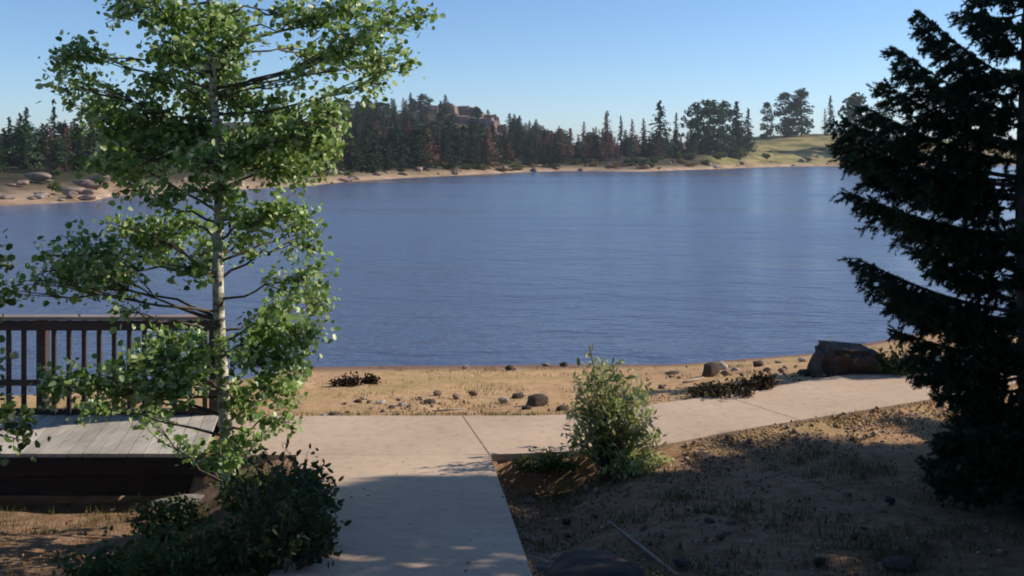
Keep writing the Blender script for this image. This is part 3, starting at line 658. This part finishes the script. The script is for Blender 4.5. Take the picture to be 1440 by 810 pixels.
weed(518, 540, .08, .16, 'smaller dark plant on the sand beside the low dark one', 15, m=M_dark, n=24, lsz=.05)

# grass tufts, spread over beach and dirt: nobody could count it
def scatter_blades(name, spots, h, m, seed, per=10, rad=.05, wid=.004):
    g = np.random.default_rng(seed); VV = []; 
    P0 = np.repeat(np.array(spots), per, 0); n = len(P0); P0[:, :2] += g.normal(0, rad, (n, 2)); hh = h*g.uniform(.4, 1.2, n)
    a = g.uniform(0, 6.28, n); l_ = hh*g.uniform(.1, .8, n); b_ = g.uniform(0, 6.28, n)
    wx = wid*np.cos(b_); wy = wid*np.sin(b_); z = np.zeros(n)
    V = np.stack([P0+np.stack([-wx, -wy, z-.01], 1), P0+np.stack([wx, wy, z-.01], 1), P0+np.stack([l_*np.cos(a), l_*np.sin(a), hh], 1)], 1).reshape(-1, 3)
    return mesh(name, V, np.arange(len(V)).reshape(-1, 3), m)
g = np.random.default_rng(17)
sp = []
while len(sp) < 480:
    x, y = g.uniform(-3, 7), g.uniform(10.6, 17.8)
    if y < far_e(x)+.08 or noise.noise(Vector((x*.8, y*.8, 1)))+.15*g.normal() < .05: continue
    sp.append((x, y, gnd(x, y)))
for i in range(160):
    x = g.uniform(-2.6, 1.2); sp.append((x, float(far_e(x))+abs(g.normal(0, .07))+.02, gnd(x, float(far_e(x))+.1)))
tag(link('beach_grass', scatter_blades('beach_grass', sp, .05, M_grass, 3, 9, .05)), 'short dry yellow green grass growing thinly over the sand', 'grass', kind='stuff')
sp = []
while len(sp) < 1500:
    x, y = g.uniform(-6, 5.5), g.uniform(4.6, 10.8)
    if y > near_e(x)-.05 or (walk_l(y)-.03 < x < walk_r(y)+.03) or noise.noise(Vector((x*1.2, y*1.2, 4)))+.2*g.normal() < .1: continue
    if x < -2.6 and y > 8.9: continue
    sp.append((x, y, gnd(x, y)))
tag(link('ground_grass', scatter_blades('ground_grass', sp, .08, M_grass, 4, 10, .05)), 'thin dull grass growing over the shaded dirt near the walk', 'grass', kind='stuff')
# bark, twigs and leaf litter
n = 0; pts = []
while n < 4200:
    x, y = g.uniform(-6, 5.8), g.uniform(4.4, 11.6)
    if (y > near_e(x)-.02 and x > -2.7) or (x < -2.6 and y > 8.95) or (walk_l(y) < x < walk_r(y) and g.random() > .10): continue
    pts.append((x, y, gnd(x, y)+.018 if not (walk_l(y) < x < walk_r(y)) else float(slope(y))+.006)); n += 1
V, Fc = leaves(np.array(pts), .026, g, .6, .2, 6, .6)
tag(link('leaf_litter', mesh('leaf_litter', V, Fc, M_litter)), 'dry brown leaves, bark bits and cones strewn over the dirt', 'litter', kind='stuff')
# gravel, merged: uncountable small stones along the path edges
bm = bmesh.new()
ico = bmesh.ops.create_icosphere(bm, subdivisions=1, radius=1)['verts']; iv = np.array([v.co[:] for v in ico]); 
bm.verts.index_update(); ifc = np.array([[v.index for v in f.verts] for f in bm.faces]); bm.free()
VV = []; FF = []; k = 0
for i in range(4200):
    if i < 2200:
        x = g.uniform(1.6, 5.6); y = float(near_e(x))-abs(g.normal(0, .45))-.03
    elif i < 3000:
        x = g.uniform(-2, 6); y = float(far_e(x))+abs(g.normal(0, .8))+.05
    else:
        y = g.uniform(4.8, 9); x = float(walk_r(y))+abs(g.normal(0, 1.4))+.04
    s_ = g.uniform(.005, .015)*(1.0 if g.random() > .05 else 2)
    v = iv*s_*g.uniform(.6, 1.2, 3)+g.normal(0, s_*.12, iv.shape)+np.array([x, y, gnd(x, y)+s_*.5+.01])
    VV.append(v); FF.append(ifc+k); k += len(iv)
M_grav, t, b = mat('gravel', (.3, .25, .2), .9, .2)
gg = N(t, 'ShaderNodeNewGeometry'); t.links.new(ramp(t, gg.outputs['Random Per Island'], [(0, (.14, .09, .06)), (.5, (.30, .21, .15)), (.9, (.42, .34, .27)), (1, (.55, .50, .44))]), b.inputs['Base Color'])
tag(link('gravel', mesh('gravel', np.concatenate(VV), np.concatenate(FF), M_grav)), 'fine brown gravel strewn along both edges of the path', 'gravel', kind='stuff')

# foreground stones and deadwood
def fr(px, py, wpx, k, lb, fl=.7, name='rock', dy=.8, seed=0, sink=.2):
    q = onground(px, py); s_ = wpx/F*q[1]; return rock(k, q, (s_, s_*dy, s_*fl), lb, None, name, seed, sink, 'boulder' if name == 'boulder' else 'rock')
fr(835, 822, 160, 'dark', 'smooth grey boulder in deep shade at the bottom right of the walk', .42, 'boulder', .9, 201, .35)
fr(765, 806, 26, 'pale', 'pale stone at the bottom edge between the walk and the grey boulder', .8, seed=5)
fr(742, 762, 12, 'mid', 'small stone at the right edge of the walk', .8, seed=6)
fr(1338, 690, 84, 'dark', 'dark boulder at the left foot of the big spruce', .75, 'boulder', .9, 7)
fr(1450, 690, 110, 'dark', 'tall dark boulder right of the spruce trunk at the right edge', 1.3, 'boulder', .9, 8)
fr(740, 706, 30, 'mid', 'flat brown stone in the dark hollow beside the walk', .3, seed=9)
fr(1265, 800, 60, 'dark', 'flat dark stone near the bottom right in the shaded dirt', .35, seed=10)
fr(330, 770, 60, 'dark', 'dark stone among shrubs at the foot of the aspen', .5, seed=11)
for i in range(22):
    rr_ = random.Random(i+60); px, py = rr_.uniform(760, 1290), rr_.uniform(690, 800)
    q = onground(px, py)
    rock(rr_.choice(['dark', 'mid']), q, rr_.uniform(.04, .11), 'small '+rr_.choice(['grey', 'dark', 'brown'])[:0]+'stone in the shaded dirt '+('right beside the walk' if px < 900 else 'between the walk and the big spruce' if px < 1100 else 'in front of the big spruce'), 'small stones in the shaded dirt', 'stone', i+60)
q0, q1 = Vector(onground(862, 742)), Vector(onground(952, 814))
q0.z += .02; q1.z += .02; ml = q0.lerp(q1, .5)
mb = MB(); mb.tube([q-ml for q in bez(q0, q1, .01, 8, .012)], [.006, .009, .011, .012, .012, .011, .009, .006], 7)
tag(link('fallen_branch', mb.me('fallen_branch', M_deadw, True), None, ml), 'straight bleached dead branch lying beside the grey boulder, pointing at the viewer', 'branch')

for (a_, b_, r0, lb) in [((960, 540), (990, 533), .02, 'grey driftwood stick lying on the sand right of the willow bush'), ((610, 580), (655, 577), .014, 'thin driftwood stick lying on the sand at the path edge')]:
    q0, q1 = Vector(onground(*a_)), Vector(onground(*b_)); ml = q0.lerp(q1, .5); mb = MB(); mb.tube([q-ml+Vector((0, 0, r0)) for q in bez(q0, q1, .02, 7, .06)], [r0*k for k in (.5, .8, 1, 1, .9, .7, .4)], 6)
    tag(link('driftwood', mb.me('driftwood', M_deadw, True), None, ml), lb, 'driftwood')
# pale rock standing in for the bright strip of ground under the deck
q = onground(265, 708); rock('pale', q, (.55, .2, .10), 'long pale rock standing in for bright ground under the right end of the deck', None, 'rock', 77, .1)

# ---------------------------------------------------------------- far trees
def conifer_mesh(seed, kind):
    """unit height 1 at z, returns trunk mesh and crown mesh"""
    r = np.random.default_rng(seed); pts = []; sz = []
    if kind in ('spruce', 'dead', 'grey'):
        nb = {'spruce': 130, 'dead': 120, 'grey': 80}[kind]; Rm = r.uniform(.16, .22)
        if kind == 'grey': Rm *= .75
        for i in range(nb):
            f_ = (i+r.random())/nb; z = .08+.92*f_; L = Rm*((1-f_)**.75)*r.uniform(.55, 1.2)+.008; az = r.uniform(0, 6.28)
            k = 10 if kind == 'spruce' else 8
            for j in range(k):
                u_ = (j+r.random())/k; pts.append((L*u_*math.cos(az)+r.normal(0, .006), L*u_*math.sin(az)+r.normal(0, .006), z-.25*L*u_+r.normal(0, .006))); sz.append(.045*(1-.5*f_))
    else:                                   # pine: rounded, clumped
        for i in range(52):
            f_ = r.random(); z = .06+.88*f_; Rr = .22*math.sin(math.pi*min(1, .30+f_*.68))**.7*(1.0 if kind == 'pine' else 1.35); az = r.uniform(0, 6.28); q = math.sqrt(r.random())*Rr
            c = np.array([q*math.cos(az), q*math.sin(az), z])
            for j in range(44):
                v = r.normal(0, 1, 3); v /= np.linalg.norm(v); pts.append(tuple(c+v*np.array([.085, .085, .055])*r.uniform(.5, 1))); sz.append(.04)
    pts = np.array(pts); sz = np.array(sz); n = len(pts); u, nm, sd_ = rand_rot(n, r, .8)
    s_ = (sz*r.uniform(.6, 1.3, n))[:, None]; wf = .42 if kind != 'grey' else .2
    V = np.stack([pts-u*s_*.5, pts+sd_*s_*wf, pts+u*s_*.5, pts-sd_*s_*wf], 1).reshape(-1, 3)
    m = {'spruce': M_fgreen, 'dead': M_fbrown, 'grey': M_fgrey, 'pine': M_fblue, 'broad': M_fblue}[kind]
    tb = MB(); tb.tube([(0, 0, -.04), (.003, 0, .3), (0, .003, .6), (0, 0, .97)], [.016, .013, .009, .003], 6)
    return tb.me('trunk', M_bark, True), mesh('crown', V, np.arange(4*n).reshape(-1, 4), m)
PROTO = {k: [conifer_mesh(100+i*7+j*31, k) for i in range(nv)] for j, (k, nv) in enumerate((('spruce', 6), ('dead', 4), ('grey', 3), ('pine', 4), ('broad', 3)))}
ntree = [0]
def far_tree(kind, px, d, H=None, topy=None, wide=1.0, label=None, group=None, name=None):
    r = random.Random(int(px*7+d*13)); z = float(farz(px, d)); x = (px-720)/F*d
    if H is None: H = CAMZ+(HZ-topy)/F*d-z
    H = max(H, 1.5)
    tm, cm = r.choice(PROTO[kind]); name = name or {'spruce': 'spruce_tree', 'dead': 'dead_conifer', 'grey': 'bare_tree', 'pine': 'pine_tree', 'broad': 'pine_tree'}[kind]
    root = empty(name, (x, d, z-.1), r.uniform(0, 6.28), (H*wide, H*wide, H)); tag(root, label, 'tree', group)
    a = link('trunk', tm, root); b_ = link('crown', cm, root); ntree[0] += 1
    return root
rt = random.Random(99)
KL = {'spruce': 'dark green conifer', 'dead': 'red brown dead conifer', 'grey': 'bare grey tree', 'pine': 'rounded green pine', 'broad': 'broad bushy pine'}
# left wood behind the aspen
for (px, ty, d, k, lb) in [(-12, 168, 118, 'spruce', 'dark conifer cut by the left edge of the view in the far wood'), (13, 163, 112, 'spruce', 'dark conifer near the left edge, left of the two close spires'), (28, 158, 120, 'spruce', 'dark conifer with a spire, left one of the two close spires'), (37, 150, 126, 'spruce', 'thin tall spire, right one of the two close spires near the left edge'), (50, 175, 112, 'pine', 'rounded green pine left of the red brown tree on the left shore'), (76, 149, 122, 'spruce', 'tallest dark conifer behind the red brown tree on the left shore'), (72, 180, 104, 'dead', 'red brown dead conifer on the left shore below the tallest conifer'), (104, 166, 115, 'spruce', 'dark conifer right of the red brown tree on the left shore')]:
    far_tree(k, px, d, topy=ty, label=lb, wide=1.15)
for i in range(130):
    px = rt.uniform(-120, 500); S0 = float(shoreS(px)); d = S0+rt.uniform(15, 70); k = rt.choices(['spruce', 'pine', 'dead'], [6, 3, 1])[0]
    ty = rt.uniform(168, 205)
    lim = 3.5 if 0 else None
    far_tree(k, px, d, topy=ty, wide=rt.uniform(1.2, 1.8), label=('low ' if ty > 190 else 'tall ' if ty < 179 else '')+KL[k]+(' in the far wood left of the aspen' if px < 130 else ' in the far wood seen left of the aspen trunk' if px < 300 else ' in the far wood seen right of the aspen trunk'), group='trees of the left far shore wood')
# wooded rocky hill
def hillzone(px, d):
    side = 'left shoulder of rocky hill' if px < 560 else 'below the red outcrop' if px < 712 else 'right foot of rocky hill'
    row = 'by the far bank' if d < 230 else 'half way up' if d < 300 else 'near the skyline'
    return row+', '+side
cnt = 0
while cnt < 285:
    px = rt.uniform(440, 790); d = rt.uniform(210, 356) if cnt > 90 else float(shoreS(px))+rt.uniform(9, 42)
    if d < float(shoreS(px))+6: continue
    z = float(farz(px, d)); py = HZ+(CAMZ-z)/F*d
    if 600 < px < 712 and 262 < d < 330 and rt.random() < .8: continue
    k = rt.choices(['spruce', 'pine', 'dead', 'grey'], [6, 2.4, 1.8, .6])[0]
    if 600 < px < 712 and d > 320: H = rt.uniform(2.2, 3.8)
    else: H = rt.uniform(4.5, 7) if d > 250 else rt.uniform(4.5, 8)*(.75 if px > 700 else 1)
    far_tree(k, px, d, H=H, wide=rt.uniform(1.5, 2.4), label=('short ' if H < 4.5 else 'tall ' if H > 6.3 else '')+KL[k]+' '+hillzone(px, d), group='trees on the rocky hill'); cnt += 1
# brown and grey flat between hill and knoll
for (px, ty, d, k, lb, wd_) in [(741, 182, 262, 'spruce', None, 1), (756, 186, 255, 'dead', None, 1), (770, 180, 262, 'dead', None, 1), (786, 176, 250, 'dead', None, 1), (803, 180, 240, 'dead', None, 1), (821, 171, 242, 'dead', 'pointed red brown conifer left of the tall grey brown one on the far flat', 1.1), (838, 178, 250, 'dead', None, 1.2), (854, 155, 246, 'grey', 'tall grey brown bare tree on the far flat', 1.9), (852, 158, 248, 'dead', 'tall brown conifer behind the bare one on the far flat', .9), (873, 162, 250, 'spruce', 'slim dark conifer right of the tall brown trees', .8), (889, 167, 236, 'dead', 'dull brown conifer halfway between the tall brown trees and the big spruce', 1), (905, 166, 244, 'dead', 'brown conifer just left of the big far spruce', 1.1),
      (928, 141, 236, 'spruce', 'tallest single green spruce on the far flat with a full crown', 1.5), (951, 158, 246, 'spruce', 'thin conifer right of the tallest single spruce', .8),
      (978, 142, 262, 'broad', 'left and lowest crown of the broad green clump', 1.0), (997, 136, 258, 'broad', 'wide rounded pine in the middle of the broad green clump', 1.2), (1016, 136, 268, 'broad', 'rounded pine at the top right of the broad green clump', 1.2), (1036, 142, 268, 'spruce', 'dark pointed conifer on the right of the broad green clump', 1.5), (1052, 152, 275, 'spruce', 'narrow conifer at the far right of the broad green clump', 1),
      (1079, 142, 330, 'pine', 'slender pine on the knoll, left of the dense group', .9), (1104, 128, 335, 'pine', 'left tree of the dense pair on the grassy knoll', 1.2), (1127, 122, 335, 'pine', 'tallest tree of the dense pair on the grassy knoll', 1.3), (1116, 140, 342, 'broad', 'bushy pine behind the dense pair on the knoll', 1.0), (1168, 134, 335, 'spruce', 'thin dark spire on the knoll right of the dense pair', .95), (1160, 152, 340, 'grey', 'bare grey tree at the left of the thin spire on the knoll', 1.6), (1203, 128, 300, 'pine', 'pine on the knoll half hidden by the big near spruce', 1.3), (1240, 140, 310, 'pine', None, 1.2)]:
    far_tree(k, px, d, topy=ty, wide=wd_, label=lb or KL[k]+' on the low ground across the lake', group=None if lb else 'trees on the far low ground')
for i in range(125):
    px = rt.uniform(735, 1060); d = float(shoreS(px))+rt.uniform(16, 75); k = rt.choices(['spruce', 'dead', 'grey', 'pine'], [2, 6, 1.2, .6] if px < 900 else [3, 3, 1, 3])[0]
    far_tree(k, px, d, topy=rt.uniform(178, 203), wide=rt.uniform(1.2, 1.8), label='low '+KL[k]+(' between the rocky hill and the tall brown trees' if px < 850 else ' between the tall brown trees and the broad green clump' if px < 970 else ' in front of the broad green clump'), group='trees on the far low ground')
for i in range(12):
    px = rt.uniform(1055, 1300); far_tree(rt.choice(['spruce', 'pine', 'dead']), px, 362+rt.uniform(0, 20), topy=rt.uniform(184, 193), wide=1.7, label='low dark tree on the crest of the grassy knoll', group='trees on the knoll crest')

# shrubs on the far shore
def shrub_mesh(seed, m=M_fbush):
    r = np.random.default_rng(seed); pts = []
    for i in range(12):
        a = r.uniform(0, 6.28); q = math.sqrt(r.random())*.34; c = np.array([q*math.cos(a), q*math.sin(a), r.uniform(.15, .55)])
        for j in range(40):
            v = r.normal(0, 1, 3); v /= np.linalg.norm(v); pts.append(c+v*.2*r.uniform(.5, 1))
    V, Fc = leaves(np.array(pts), .12, r, .8); return mesh('shrub', V, Fc, m)
SM = [shrub_mesh(i) for i in range(4)]; SMD = [shrub_mesh(i+9, M_fdry) for i in range(3)]
for i in range(64):
    px = rt.uniform(60, 1010) if i < 54 else rt.uniform(1010, 1210); S0 = float(shoreS(px)); d = S0+rt.uniform(5, 26); s_ = rt.uniform(.8, 2.2)*(d/200)**.5
    o = link('shrub', rt.choice(SM)); o.location = ((px-720)/F*d, d, float(farz(px, d))-.1); o.scale = (s_*1.5, s_*1.4, s_); o.rotation_euler = (0, 0, rt.uniform(0, 6))
    tag(o, 'low green shrub on the far bank '+('left of the near aspen' if px < 90 else 'seen behind the near aspen' if px < 470 else 'below the wooded rocky hill' if px < 730 else 'left of the tall brown trees' if px < 880 else 'below the broad green clump' if px < 1010 else 'on the grassy knoll'), 'shrub', 'shrubs along the far bank')
o = link('shrub', SM[0]); d = 262; o.location = ((1036-720)/F*d, d, float(farz(1036, d))-.3); o.scale = (6, 5, 4.2); tag(o, 'round dark green shrub at the left foot of the grassy knoll', 'shrub')
# far rocks: shoreline and outcrop
for i in range(70):
    px = rt.uniform(-60, 1210); S0 = float(shoreS(px)); d = S0+rt.uniform(.5, 12) if rt.random() < .7 else S0+rt.uniform(0, 3); s_ = rt.uniform(.35, 1.3)*(.6+d/260)
    k = rt.choice(['pale', 'mid', 'red', 'mid'])
    rock(k, ((px-720)/F*d, d, float(farz(px, d))), s_, {'pale': 'pale boulder', 'mid': 'brown boulder', 'red': 'reddish boulder'}[k]+' on the far shore '+('left of the near aspen' if px < 90 else 'seen behind the near aspen' if px < 470 else 'below the wooded rocky hill' if px < 730 else 'left of the tall brown trees' if px < 880 else 'below the broad green clump' if px < 1050 else 'at the foot of the grassy knoll'), 'boulders on the far shore', 'boulder', 300+i, cat='boulder')
for i in range(30):
    px = rt.uniform(-10, 150) if i < 14 else rt.uniform(430, 640); S0 = float(shoreS(px)); d = S0+rt.uniform(0, 14); s_ = rt.uniform(.5, 1.7)
    k = rt.choice(['mid', 'red', 'mid']); q_ = {'pale': 'pale', 'mid': 'brown', 'red': 'reddish'}[k]
    rock(k, ((px-720)/F*d, d, float(farz(px, d))-.1), (s_*1.5, s_, s_*.7), 'low flat '+q_+' rock '+('on the sandy left far shore' if i < 14 else 'along the far shore below the rocky hill'), 'flat rocks of the far shore', 'rock', 700+i)
for i in range(26):
    px = rt.uniform(640, 1000); d = float(shoreS(px))+rt.uniform(3, 14); s_ = rt.uniform(.7, 1.5)
    o = link('shrub', rt.choice(SMD)); o.location = ((px-720)/F*d, d, float(farz(px, d))-.1); o.scale = (s_*1.8, s_*1.4, s_*.8); tag(o, 'dry yellow brown shrub on the low far bank '+('under the brown trees' if px < 880 else 'left of the grassy knoll'), 'shrub', 'dry shrubs on the far bank')
for i, (px, py, wpx, hpx) in enumerate([(606, 176, 22, 7), (628, 172, 26, 8), (652, 168, 24, 8), (668, 174, 20, 10), (690, 178, 22, 10), (684, 188, 26, 11), (656, 186, 26, 8), (706, 186, 16, 9), (668, 198, 22, 8), (636, 186, 22, 7), (698, 198, 18, 8), (646, 196, 16, 6)]):
    d = 334-(py-165)*1.9
    z = float(farz(px, d)); w_ = wpx/F*d; h_ = hpx/F*d*1.5
    o = rock('rblock', ((px-720)/F*d, d, z-1.2), (w_*1.15, w_*.8, h_*1.95), 'reddish granite block of the hilltop outcrop, '+('left end' if px < 640 else 'middle' if px < 675 else 'right end')+(', upper row' if py < 180 else ', lower row'), 'rock outcrop on the hill', 'outcrop_rock', 400+i, cat='rock')
mb = MB(); mb.box(150, 380, 16, 1700, 830, 0, 0)
mb = MB(); mb.box(120, 2050, 20, 5200, 4300, 60)
M_haze = bpy.data.materials.new('haze'); M_haze.use_nodes = True; t = M_haze.node_tree; t.nodes.clear()
ou = t.nodes.new('ShaderNodeOutputMaterial'); pv = t.nodes.new('ShaderNodeVolumePrincipled'); pv.inputs['Density'].default_value = .00025; pv.inputs['Color'].default_value = (.8, .88, 1, 1); pv.inputs['Anisotropy'].default_value = .2
t.links.new(pv.outputs[0], ou.inputs['Volume'])
tag(link('haze', mb.me('haze', M_haze)), 'thin pale blue air over the lake', 'haze', kind='stuff')
print('far trees', ntree[0])
